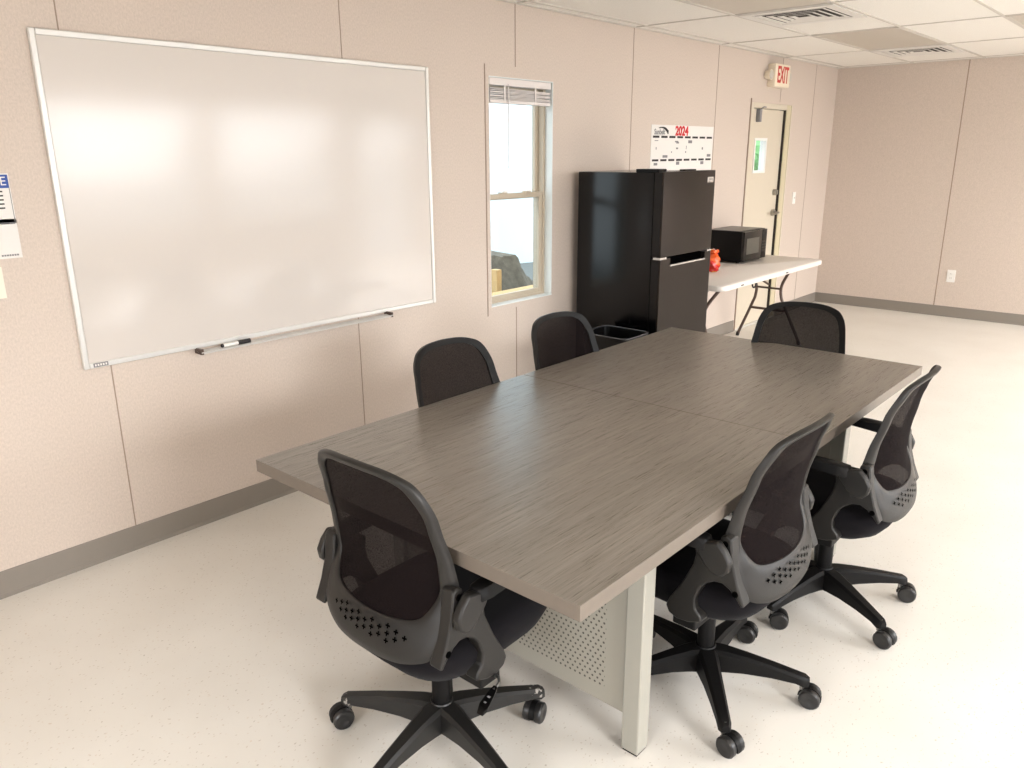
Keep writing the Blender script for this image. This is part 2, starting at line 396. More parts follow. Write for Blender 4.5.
def ceiling_vent(x0, y1, label):
    t = thing('ceiling_vent', label, 'ceiling vent', (x0+.3, y1-.3, H), group='square ceiling vents')
    b = MB(); s = .29
    for k, h in enumerate((0,)):
        for lo, hi in [((-s, -s, -.01), (s, -s+.06, 0)), ((-s, s-.06, -.01), (s, s, 0)), ((-s, -s+.06, -.01), (-s+.06, s-.06, 0)), ((s-.06, -s+.06, -.01), (s, s-.06, 0))]:
            b.box(lo, hi, M['vent'])
    b.build('vent_frame', t)
    b = MB(); b.box((-s+.05, -s+.05, -.003), (s-.05, s-.05, -.001), M['ventdark']); b.build('vent_backing', t)  # dark sheet stands in for the shade between the louvers
    for k in range(4):
        q = .215-.05*k; b = MB()
        rings = [[(sx*(q-o), sy*(q-o), z) for sx, sy in ((-1, -1), (1, -1), (1, 1), (-1, 1))] for o, z in ((0, -.009), (.024, -.005), (.024, -.007), (.001, -.011))]
        b.loft(rings+[rings[0]], M['vent'], cap=False); b.build('louver', t)
    return t
ceiling_vent(5.365, r2-.006, 'larger looking white louvred ceiling vent, nearer the camera')
ceiling_vent(7.83, r2-.006, 'smaller looking white louvred ceiling vent near the far wall')

# ------------------------------------------------------------------ visible window
win = thing('window_1', '', 'window', (0, 0, 0)); del win['label']; del win['category']; win['kind'] = 'structure'
b = MB(); e = .006
b.box((WX0, .0, WZ0-.0), (WX0+e, T, WZ1), M['vinylwhite']); b.box((WX1-e, 0, WZ0), (WX1, T, WZ1), M['vinylwhite'])
b.box((WX0, -.004, WZ0), (WX1, T, WZ0+e), M['vinylwhite']); b.box((WX0, 0, WZ1-e), (WX1, T, WZ1), M['vinylwhite'])
b.box((WX0-.032, -.003, WZ0-.05), (WX0-.026, .001, WZ1+.06), M['seam'])
b.box((WX0-.026, -.004, WZ0-.02), (WX0, .0, WZ1+.005), M['wall'])
b.build('window_jamb', win)
WXi0, WXi1, WZi0, WZi1 = WX0+.006, WX1-.006, WZ0+.006, WZ1-.006
def rect_ring(b, x0, x1, z0, z1, w, y0, y1, m):
    b.box((x0, y0, z0), (x0+w, y1, z1), m); b.box((x1-w, y0, z0), (x1, y1, z1), m)
    b.box((x0+w, y0, z0), (x1-w, y1, z0+w), m); b.box((x0+w, y0, z1-w), (x1-w, y1, z1), m)
b = MB(); rect_ring(b, WXi0, WXi1, WZi0-.008, WZi1, .022, .055, .135, M['tanalu']); b.build('window_frame', win, bevel=.002)
zm = 1.345
b = MB(); rect_ring(b, WXi0+.022, WXi1-.022, WZi0+.010, zm+.018, .032, .06, .085, M['tanalu']); s1 = b.build('lower_sash', win, bevel=.002)
b = MB(); b.box((WXi0+.05, .071, WZi0+.038), (WXi1-.05, .074, zm-.01), M['glass']); b.build('glass_pane', s1)
for x in (4.08, 4.30):
    b = MB(); b.box((x-.025, .05, zm+.018), (x+.025, .08, zm+.026), M['tanalu']); b.box((x-.008, .045, zm+.024), (x+.03, .058, zm+.034), M['white']); b.build('sash_lock', s1)
b = MB(); rect_ring(b, WXi0+.022, WXi1-.022, zm-.02, WZi1-.022, .03, .095, .12, M['tanalu']); s2 = b.build('upper_sash', win, bevel=.002)
b = MB(); b.box((WXi0+.05, .106, zm+.005), (WXi1-.05, .109, WZi1-.05), M['glass']); b.build('glass_pane', s2)

# raised blind
bl = thing('window_blind', 'raised white horizontal blind bunched at the top of the window', 'blind', (4.185, .03, 1.87))
b = MB(); b.box((-.275, -.025, .095), (.275, .025, .133), M['blind'], bev=.003); b.build('headrail', bl)
for k in range(9):
    b = MB(); z = .02+.0068*k; tl = .004*math.sin(k*1.7)
    b.box((-.270, -.024, z), (.270+tl*.5, .024, z+.004), M['blind'], bev=.001)
    o = b.build('slat', bl); o.rotation_euler = (0, .012*(k % 3)*.6-.004, 0)
b = MB(); b.box((-.270, -.025, 0), (.270, .025, .018), M['blind'], bev=.003); b.build('bottom_rail', bl)
for x in (-.155, .12):
    b = MB(); b.box((x, -.028, .0), (x+.012, -.0255, .10), M['blind']); b.build('ladder_tape', bl)
b = MB(); b.cyl((-.125, -.034, .105), (-.125, -.034, -.36), .0035, M['blind'], n=8); b.build('tilt_wand', bl)

# ------------------------------------------------------------------ outside the window
b = MB(); 
n = 40; rings = []
for i in range(n+1):
    x = 2+16*i/n; rings.append([(x, 7.5+.15*math.sin(i*1.3)+.1*math.sin(i*3.1+j), -1+9*j/14) for j in range(15)])
b.loft(rings, M['tarp'], cap=False, closed=False); o = b.build('plastic_sheeting', smooth=60)
tag(o, 'pale wrinkled plastic sheeting filling the view outside the window', 'plastic sheet')
b = MB(); prof = []
pts = [(5.2, .55), (5.9, .66), (6.25, .62), (6.42, .60), (6.5, .45), (6.6, .38), (6.75, .28), (6.85, .30), (7.1, .1)]
rings = []
for (x, z) in catmull([(a, c, 0) for a, c in pts], 4) and [(v.x, v.y) for v in catmull([(a, c, 0) for a, c in pts], 4)]:
    z += random.uniform(-.015, .015)
    rings.append([(x, 1.7, -.6), (x, 1.85, z*.5), (x, 2.0+random.uniform(-.03, .03), z), (x, 2.4, z+.02), (x, 2.8, -.6)])
b.loft(rings, M['dirt'], cap=False, closed=False); tag(b.build('dirt_mound', smooth=50), 'grey brown mound of soil seen low through the window', 'dirt mound')
b = MB(); b.box((5.60, 1.52, -.6), (5.665, 1.60, .60), M['lumber'], bev=.004); tag(b.build('timber_post'), 'upright tan timber post at the lower left of the window view', 'timber post')
b = MB(); b.box((4.7, .95, -.6), (6.6, 1.46, .385), M['tarp'], bev=.01); tag(b.build('sheeted_platform'), 'low platform covered in white sheeting right outside the window', 'platform')
for k, y in enumerate((1.24, 1.40)):
    b = MB(); b.box((4.72, y-.06, .385), (6.58, y+.06, .425), M['lumber'], bev=.003)
    tag(b.build('lumber_board', origin=(5.65, y, .385)), ('pale lumber board on the white platform, the one nearer the window', 'pale lumber board on the white platform, the one farther from the window')[k], 'lumber board', 'lumber boards outside the window')
b = MB(); b.box((-8, .3, -.7), (20, 14, -.6), M['outside']); struct(b.build('ground'))

# ------------------------------------------------------------------ door
dr = thing('door_1', '', 'door'); del dr['label']; del dr['category']; dr['kind'] = 'structure'
b = MB()
b.box((DX0, -.008, 0), (DX0+.045, T, DZ), M['cream']); b.box((DX1-.09, -.008, 0), (DX1, T, DZ), M['jamb']); b.box((DX0+.045, -.008, DZ-.045), (DX1-.09, T, DZ), M['cream'])
b.box((DX0-.014, -.010, 0), (DX0-.004, .001, DZ+.03), M['seam']); b.box((DX1-.0, -.014, 0), (DX1+.02, .0, DZ+.0), M['cream'])
b.build('door_frame', dr, bevel=.002)
sx0, sx1 = DX0+.05, DX1-.101
lx0, lx1, lz0, lz1 = 7.37, 7.60, 1.42, 1.70
b = MB()
for lo, hi in [((sx0, .02, .012), (lx0, .062, DZ-.05)), ((lx1, .02, .012), (sx1, .062, DZ-.05)), ((lx0, .02, .012), (lx1, .062, lz0)), ((lx0, .02, lz1), (lx1, .062, DZ-.05))]:
    b.box(lo, hi, M['cream'])
slab = b.build('door_slab', dr)
b = MB(); b.box((sx1, .0, .0), (DX1-.09, .07, DZ-.045), M['gap']); b.build('door_gap', dr)
b = MB(); rect_ring(b, lx0-.012, lx1+.012, lz0-.012, lz1+.012, .022, .012, .07, M['white']); v = b.build('vision_frame', slab)
b = MB(); b.box((lx0, .04, lz0), (lx1, .044, lz1), M['glass']); b.build('vision_glass', slab)
b = MB(); b.cyl((7.86, .02, 1.036), (7.86, -.004, 1.036), .032, M['satin'], n=20); b.cyl((7.86, 0, 1.036), (7.86, -.045, 1.036), .011, M['satin'])
b.tube([(7.865, -.045, 1.036), (7.83, -.05, 1.036), (7.75, -.048, 1.032)], [.012, .011, .009], M['satin']); b.build('door_handle', slab, smooth=40)
b = MB(); b.cyl((7.86, .02, 1.225), (7.86, -.006, 1.225), .03, M['satin'], n=20); b.box((7.855, -.022, 1.205), (7.865, -.004, 1.245), M['satin'], bev=.002); b.build('deadbolt', slab, smooth=40)
b = MB(); b.box((7.355, -.018, 1.845), (7.395, .02, 1.955), M['greyink'], bev=.006); b.tube([(7.385, -.01, 1.955), (7.43, -.014, 1.972), (7.5, -.004, 1.972)], .005, M['greyink']); b.build('door_closer', slab)
b = MB(); b.box((DX0, -.01, 0), (DX1, .1, .012), M['alu']); b.build('threshold', dr)
# greenery seen in the vision panel
b = MB(); b.ball((13.9, 3.0, 1.62), .42, M['green'], sc=(1.3, .8, .8), seg=24)
b.cyl((13.9, 3, -.6), (13.9, 3, 1.4), .04, M['lumber'])
for v in b.bm.verts: v.co += Vector((random.uniform(-.03, .03), random.uniform(-.03, .03), random.uniform(-.03, .03)))
tag(b.build('shrub', origin=(13.9, 3, -.6)), 'green shrub seen through the small window in the cream door', 'shrub')

# wall fittings
b = MB(); b.box((-.035, -.006, -.057), (.035, 0, .057), M['white'], bev=.002)
sw = b.build('light_switch', loc=(8.30, 0, 1.152)); tag(sw, 'white light switch plate to the right of the cream door', 'light switch')
b = MB(); b.box((-.005, -.016, -.006), (.005, -.005, .012), M['white'], bev=.001); b.build('toggle', sw)
b = MB(); b.box((-.006, -.037, -.06), (0, .037, .06), M['white'], bev=.002)
ol = b.build('wall_outlet', loc=(X1, -1.315, .405)); tag(ol, 'white electrical outlet plate low on the far wall', 'wall outlet')
for z in (-.02, .02):
    b = MB(); b.box((-.008, -.016, z-.013), (-.005, .016, z+.013), M['white'], bev=.001)
    b.box((-.0085, -.007, z-.004), (-.0078, -.005, z+.006), M['ink']); b.box((-.0085, .005, z-.004), (-.0078, .007, z+.006), M['ink']); b.build('socket', ol)

# exit sign
ex = thing('exit_sign', 'lit style white EXIT sign with two side lamp heads above the door', 'exit sign', (7.63, 0, 2.235))
b = MB(); b.box((-.155, -.075, -.095), (.155, 0, .095), M['exitw'], bev=.012); b.build('sign_housing', ex, smooth=40)
Rw = Matrix.Rotation(PI/2, 4, 'X')
b = MB(); b.text('EXIT', .19, Matrix.Translation((0, -.0755, 0)) @ Rw, M['exitr'], sx=.60, bold=.004, ext=.001); b.build('exit_letters', ex)
for sx in (-1, 1):
    b = MB(); b.cyl((sx*.15, -.035, 0), (sx*.185, -.035, 0), .014, M['exitw']); b.cyl((sx*.195, -.005, 0), (sx*.195, -.055, 0), .034, M['exitw'], r1=.043, n=20)
    b.cyl((sx*.195, -.055, 0), (sx*.195, -.058, 0), .038, M['lens'], n=20); b.build('lamp_head', ex, smooth=40)

# ------------------------------------------------------------------ whiteboard
wb = thing('whiteboard', 'large wall mounted white dry erase board with aluminium frame', 'whiteboard', (2.506, 0, 1.412))
hw, hh = .926, .608
b = MB(); b.box((-hw+.01, -.012, -hh+.01), (hw-.01, -.002, hh-.01), M['board']); b.build('writing_surface', wb)
b = MB(); rect_ring(b, -hw, hw, -hh, hh, .022, -.018, 0, M['alu']); fr = b.build('frame', wb, bevel=.004)
b = MB(); b.prism([(-.018, -hh-.012), (-.062, -hh-.018), (-.066, -hh-.008), (-.062, -hh-.014), (-.018, -hh-.008)], 'x', -.475, .575, M['alu'])
b.box((-.475, -.064, -hh-.02), (-.465, -.004, -hh+.004), M['brown']); b.box((.565, -.064, -hh-.02), (.575, -.004, -hh+.004), M['brown']); b.build('pen_tray', wb)
b = MB(); b.box((-hw+.035, -.0188, -hh+.004), (-hw+.09, -.018, -hh+.02), M['greyink'])
for k in range(5): b.box((-hw+.040+.0098*k, -.0192, -hh+.008), (-hw+.046+.0098*k, -.0187, -hh+.016), M['paper'])
b.build('maker_label', fr)
mk = thing('whiteboard_marker', 'white barrelled marker with black cap lying on the whiteboard tray', 'marker', (2.20, -.045, .803), .02)
b = MB(); b.cyl((-.06, 0, 0), (.015, 0, 0), .0085, M['white'], n=14); b.build('barrel', mk, smooth=40)
b = MB(); b.cyl((.01, 0, 0), (.07, 0, 0), .0095, M['ink'], n=14); b.cyl((.02, -.004, .008), (.065, -.004, .008), .003, M['ink'], n=8); b.build('cap', mk, smooth=40)
b = MB(); b.cyl((-.068, 0, 0), (-.058, 0, 0), .008, M['ink'], n=14); b.build('end_plug', mk, smooth=40)

# papers on the left
def wallframe(): return Rw
t = thing('wall_poster', 'white notice with a blue header band, topmost sheet at the left edge', 'poster', (1.303, 0, 1.455))
b = MB(); b.box((-.142, -.002, -.085), (.142, 0, .085), M['paper']); b.build('sheet', t)
b = MB(); b.box((-.138, -.0026, .036), (.138, -.002, .081), M['blue']); b.text('NOTICE', .042, Matrix.Translation((.132, -.003, .058)) @ Rw, M['paper'], align='RIGHT', ext=.0003); b.build('header_band', t)
b = MB()
for k, w in enumerate((.05, .09, .09, .1, .1)): b.box((.115-w*.5-.11, -.0026, .022-.014*k), (.115, -.002, .027-.014*k), M['ink'])
b.box((.137, -.0024, -.082), (.139, -.002, .08), M['greyink']); b.box((-.139, -.0024, -.083), (.139, -.002, -.081), M['greyink']); b.build('printed_lines', t)
t = thing('wall_notice', 'plain white sheet taped below the notice with the blue header', 'notice', (1.30, 0, 1.318), -.0)
b = MB(); b.box((-.145, -.002, -.068), (.145, 0, .068), M['paper']); b.build('sheet', t)
b = MB(); b.box((-.143, -.0026, .05), (.14, -.002, .052), M['greyink'])
for k in range(7): b.box((.08+.008*k, -.0026, -.060), (.086+.008*k, -.002, -.054), M['greyink'])
b.build('printed_lines', t)
b = MB(); b.box((-.12, -.002, -.055), (.12, 0, .055), M['creamp']); b.box((-.118, -.0024, -.053), (.118, -.002, .053), M['creamp'])
tag(b.build('wall_card', loc=(1.252, 0, 1.168)), 'blank cream card, lowest sheet at the left edge of the wall', 'card')

# calendar
ca = thing('wall_calendar', 'large white 2024 wall calendar hanging behind the refrigerator', 'calendar', (6.08, 0, 1.60))
cw, ctop = .468, .188
b = MB(); b.box((-cw, -.003, -.45), (cw, 0, ctop), M['paper']); b.build('sheet', ca)
b = MB(); b.text('2024', .092, Matrix.Translation((-.035, -.0036, .146)) @ Rw, M['red'], sx=1.05, bold=.004); b.build('year_print', ca)
b = MB(); b.text('Sunbelt', .052, Matrix.Translation((-.355, -.0036, .138)) @ Rw, M['greyink'], sx=.95, bold=.0012)
arc = [(-.37+.135*t, .166+.006*math.sin(PI*t)-.032*t*t*t) for t in [i/12 for i in range(13)]]
for (a, c), (d, f), k in zip(arc, arc[1:], range(12)): b.box((a, -.0040, min(c, f)-.002-.0006*k), (d+.004, -.003, max(c, f)+.002+.0006*k), M['ink'])
b.box((-.43, -.0036, .116), (-.29, -.003, .118), M['greyink']); b.build('logo_print', ca)
for z in (.104, -.062):
    for k in range(8):
        x = -.445+.115*k; b = MB(); b.box((x, -.0036, z-.0075), (x+.088, -.003, z+.0075), M['ink']); b.build('month_bar', ca)
for (x, z, w, h) in [(.07, -.028, .06, .024), (-.13, -.028, .05, .012), (-.11, -.04, .04, .012), (-.42, -.02, .05, .006), (-.40, -.10, .01, .02), (-.11, -.10, .03, .014), (.04, -.09, .008, .03), (.29, -.10, .02, .02),
                   (-.30, -.185, .07, .02), (.38, -.18, .06, .022), (-.42, -.265, .05, .02), (-.1, -.26, .05, .026), (.28, -.262, .05, .026), (-.18, -.14, .012, .012), (.03, -.14, .016, .014)]:
    z = .104+(z-.020)*.678; h *= .9
    b = MB(); b.box((x, -.0034, z-h/2), (x+w, -.003, z+h/2), M['greyink']); b.build('date_print', ca)

# ------------------------------------------------------------------ refrigerator
fr = thing('refrigerator', 'tall black refrigerator with dark brushed steel doors', 'refrigerator', (4.985, -.05, 0))
fw = .318; yb = 0; yd = -.572; yf = -.640; FH = 1.480
b = MB(); b.box((-fw, yd, .02), (fw, yb-.01, FH), M['fridge'], bev=.006); b.build('cabinet', fr, smooth=40)
for s in (-1, 1):
    for y in (-.06, -.46):
        b = MB(); b.cyl((s*.28, y, 0), (s*.28, y, .03), .02, M['black']); b.build('foot', fr)
zs = .972
b = MB(); b.box((-fw, yf, zs+.006), (fw, yd-.006, FH+.004), M['bss'], bev=.005); fz = b.build('freezer_door', fr, smooth=40)
b = MB(); b.box((-fw-.0006, yf+.012, zs+.012), (-fw+.004, yd-.004, FH-.002), M['fridge']); b.build('door_side_panel', fz)
b = MB(); b.box((.215, yf-.0015, 1.408), (.290, yf, 1.442), M['lip']); b.box((.235, yf-.0022, 1.426), (.282, yf-.001, 1.431), M['ink']); b.box((.236, yf-.0022, 1.412), (.25, yf-.001, 1.415), M['ink']); b.build('maker_badge', fz)
# lower door with pocket handle
b = MB(); px0, px1 = -.20, .24; pz = zs-.05
b.box((-fw, yf, .05), (fw, yd-.006, pz), M['bss'])
b.box((-fw, yf, pz), (px0, yd-.006, zs-.004), M['bss']); b.box((px1, yf, pz), (fw, yd-.006, zs-.004), M['bss']); b.box((px0, yf+.03, pz), (px1, yd-.006, zs-.004), M['groove'])
ld = b.build('fridge_door', fr)
b = MB(); b.box((-fw-.0006, yf+.012, .06), (-fw+.004, yd-.004, zs-.01), M['fridge']); b.build('door_side_panel', ld)
b = MB(); b.box((px0, yf-.004, pz-.006), (px1, yf+.008, pz+.004), M['lip'], bev=.001); b.build('pocket_handle', ld)
b = MB(); b.box((-fw-.002, yf-.001, zs-.006), (-fw+.07, yf+.05, zs+.006), M['lip']); b.build('middle_hinge', fr)
b = MB(); b.box((fw-.05, yf-.001, zs-.005), (fw+.002, yf+.05, zs+.006), M['lip']); b.build('middle_hinge', fr)
b = MB(); b.box((-fw+.0, yd-.03, FH), (-fw+.09, yd+.13, FH+.02), M['black'], bev=.004); b.build('top_hinge_cover', fr)
b = MB(); b.box((-.06, yf+.01, FH), (.08, yf+.05, FH+.014), M['black'], bev=.003); b.build('top_hinge_cover', fr)

# wastebasket beside the refrigerator
wbk = thing('wastebasket', 'black rectangular wastebasket standing beside the black refrigerator', 'wastebasket', (4.49, -.50, 0))
def rrect(hx, hy, r, z, n=5):
    out = []
    for cx, cy, a0 in ((hx-r, hy-r, 0), (-hx+r, hy-r, 90), (-hx+r, -hy+r, 180), (hx-r, -hy+r, 270)):
        for k in range(n+1):
            a = math.radians(a0+90*k/n); out.append((cx+r*math.cos(a), cy+r*math.sin(a), z))
    return out
b = MB(); b.loft([rrect(.105, .125, .03, 0), rrect(.135, .165, .035, .52), rrect(.130, .160, .034, .52), rrect(.10, .12, .03, .012)], M['bin']); b.build('bin_body', wbk, smooth=50)
b = MB(); rr = [Vector(p) for p in rrect(.138, .168, .04, .522, 6)]; b.tube(rr+[rr[0]], .0045, M['binrim'], n=8); b.build('rim', wbk, smooth=60)  # rim coloured lighter than the bin to stand in for its shine

# ------------------------------------------------------------------ folding table
ft = thing('folding_table', 'white plastic folding table with brown legs against the wall', 'folding table', (6.30, -.395, 0))
TZ = .72; lx = .905; ly = .362
def ftring(hx, hy, z, r=.06): return rrect(hx, hy, r, z, 6)
b = MB(); b.loft([ftring(lx-.012, ly-.012, TZ-.044), ftring(lx, ly, TZ-.038), ftring(lx, ly, TZ-.006), ftring(lx-.006, ly-.006, TZ)], M['plas']); tp = b.build('table_top', ft, smooth=40)
for x in (-.62, .15):
    b = MB(); b.box((x-.02, -ly-.002, TZ-.03), (x+.02, -ly+.004, TZ-.022), M['ink']); b.build('molded_slot', tp)
for sx in (-1, 1):
    xt = sx*.62; xf = sx*.74
    for sy in (-1, 1):
        b = MB(); pts = catmull([(xt-.02*sx, sy*.22, TZ-.04), (xt+.01*sx, sy*.18, .62), (xt+.05*sx, sy*.115, .50), (xt+.06*sx, sy*.115, .40), (xt+.075*sx, sy*.15, .31), (xf, sy*.285, .008)], 5)
        b.tube(pts, .0125, M['brown'], n=10); lg = b.build('leg', ft, smooth=50)
        b = MB(); b.cyl((xf-.004*sx, sy*.283, 0), (xf-.008*sx, sy*.275, .03), .015, M['ink'], n=10); b.build('foot_cap', lg)
    b = MB(); b.cyl((xt+.072*sx, -.15, .282), (xt+.072*sx, .15, .282), .011, M['brown']); b.build('crossbar', ft, smooth=50); b = MB(); b.cyl((xt+.055*sx, -.115, .47), (xt+.055*sx, .115, .47), .009, M['brown']); b.build('crossbar', ft, smooth=50)
    b = MB(); b.cyl((xt+.05*sx, 0, .50), (sx*.22, 0, TZ-.05), .009, M['brown']); b.box((sx*.22-.03, -.02, TZ-.075), (sx*.22+.03, .02, TZ-.04), M['brown']); b.build('folding_brace', ft, smooth=50)
    b = MB(); ring = catmull([(xt-.03*sx, .06, .655), (xt-.12*sx, .06, .64), (xt-.15*sx, .06, .56), (xt-.135*sx, .06, .50), (xt-.09*sx, .06, .49), (xt-.06*sx, .06, .54)], 4); b.tube(ring, .0075, M['ink'], n=8); b.box((xt-.05, .01, TZ-.07), (xt+.05, .12, TZ-.042), M['brown'], bev=.004); b.build('leg_lock', ft, smooth=50)

# microwave
mw = thing('microwave', 'small black countertop microwave on the white folding table', 'microwave', (6.715, -.185, TZ))
mh = .258; hx = .215; dy = .155
b = MB(); b.box((-hx, -dy, .012), (hx, dy, mh), M['mwb'], bev=.006); b.build('casing', mw, smooth=40)
b = MB(); b.box((-hx+.008, -dy+.03, mh), (hx-.008, dy-.01, mh+.0015), M['mwtop']); b.build('top_panel', mw)  # lighter plate paints the light reflected off the black top
for sx in (-1, 1):
    for sy in (-1, 1):
        b = MB(); b.cyl((sx*.19, sy*.12, 0), (sx*.19, sy*.12, .014), .014, M['black']); b.build('foot', mw)
b = MB(); b.box((-hx+.002, -dy-.022, .016), (hx-.10, -dy, mh-.004), M['mwd'], bev=.004); d_ = b.build('microwave_door', mw, smooth=40)
b = MB(); b.box((-hx+.05, -dy-.0235, .07), (hx-.15, -dy-.0215, mh-.06), M['mww']); b.build('door_window', d_)
b = MB(); b.box((hx-.098, -dy-.020, .016), (hx-.002, -dy, mh-.004), M['mwb'], bev=.003); c_ = b.build('control_panel', mw, smooth=40)
b = MB(); b.box((hx-.085, -dy-.021, mh-.05), (hx-.015, -dy-.0198, mh-.025), M['ink']); b.build('display', c_); b = MB()
for i in range(3):
    for j in range(4): b.box((hx-.083+.025*i, -dy-.021, .07+.025*j), (hx-.066+.025*i, -dy-.0198, .085+.025*j), M['mwtop'])
b.build('keypad', c_)

# snack bag
sb = thing('snack_bag', 'crumpled red and yellow snack bag on the folding table beside the refrigerator', 'snack bag', (5.97, -.375, TZ), .4)
rings = []
for k in range(13):
    t = k/12; z = .002+.165*t; w = .066*(1-.25*abs(t-.4)*2)*(1 if t < .7 else max(.35, 1-(t-.7)*3.0)) if t < .9 else .045
    if t == 0: w = .035
    rings.append([(w*math.cos(a)*(1+.16*math.sin(3*a+k)), w*.75*math.sin(a)*(1+.16*math.cos(4*a+k*1.7)), z+.004*math.sin(5*a)*(t > .05)) for a in [2*PI*q/20 for q in range(20)]])
b = MB(); b.loft(rings, M['snack']); b.build('bag_body', sb, smooth=35)
b = MB(); b.tube([(.017*math.cos(a), .014*math.sin(a), .135) for a in [2*PI*q/12 for q in range(13)]], .003, M['red'], n=6); b.build('bag_tie', sb)

# ------------------------------------------------------------------ conference table
TX0, TX1, TY0, TY1, ZT, TH = 1.623, 4.045, -2.357, -1.148, .72, .038
tcx, tcy = (TX0+TX1)/2, (TY0+TY1)/2
ct = thing('conference_table', 'long grey brown woodgrain conference table on light grey metal ends', 'table', (tcx, tcy, 0))
TM = 2.855-tcx; A = (TX1-TX0)/2; B = (TY1-TY0)/2
for x0, x1 in ((-A, TM-.0014), (TM+.0014, A)):
    b = MB(); b.box((x0, -B, ZT-TH), (x1, B, ZT), M['wood'])
    for f in b.bm.faces:
        if abs(f.normal.z) < .5 and abs(f.calc_center_median().z-ZT) > .01 and abs(f.calc_center_median().z-(ZT-TH)) > .01: pass
    b._set([f for f in b.bm.faces if abs(f.calc_center_median().z-(ZT-TH/2)) < .005], M['edge'])
    b.build('table_top', ct, bevel=.0012)
PXL = {-1: -(A-.448), 1: A-.535}; py = B-.13; pw = .027
for sx in (-1, 1):
    for sy in (-1, 1):
        b = MB(); b.box((PXL[sx]-pw, sy*py-pw, .006), (PXL[sx]+pw, sy*py+pw, ZT-TH), M['steelpaint']); lg = b.build('leg', ct, bevel=.004)
        b = MB(); b.box((PXL[sx]-pw+.004, sy*py-pw+.004, 0), (PXL[sx]+pw-.004, sy*py+pw-.004, .0065), M['groove']); b.build('leg_glide', lg)
perf = perforated_material(-py+.10, py-.10, .155, .60)
for sx in (-1, 1):
    b = MB(); b.box((PXL[sx]-.008, -py+pw, .105), (PXL[sx]+.008, py-pw, ZT-TH), perf); b.build('end_panel', ct)
for yy in (-.28, .28):
    b = MB(); b.box((PXL[-1], yy-.02, ZT-TH-.05), (PXL[1], yy+.02, ZT-TH), M['rail']); b.build('support_rail', ct)

# ------------------------------------------------------------------ task chair
BASE_Y = [(.40, -.195), (.43, -.246), (.48, -.238), (.55, -.226), (.62, -.206), (.70, -.210), (.80, -.226), (.88, -.249), (.935, -.265)]
KX = [(.43, .71), (.6, 1.27), (.8, .93), (.935, .91)]
def By(x, z): return interp(BASE_Y, z)+interp(KX, z)*x*x
O_ = [(0.0, 0.93), (0.081, 0.926), (0.135, 0.914), (0.168, 0.894), (0.193, 0.847), (0.207, 0.761), (0.217, 0.681), (0.223, 0.601), (0.217, 0.528), (0.197, 0.468), (0.129, 0.439), (0.061, 0.431), (0.0, 0.43)]
I_ = [(0, .909), (.072, .905), (.120, .893), (.151, .869), (.171, .82), (.181, .75), (.184, .68), (.181, .62), (.165, .572), (.138, .546), (.09, .537), (.045, .534), (0, .533)]
def half_to_full(P, k=5):
    h = [(v.x, v.y) for v in catmull([(x, z, 0) for x, z in P], k)]
    return h + [(-x, z) for x, z in h[-2:0:-1]]
OF, IF = half_to_full(O_), half_to_full(I_)
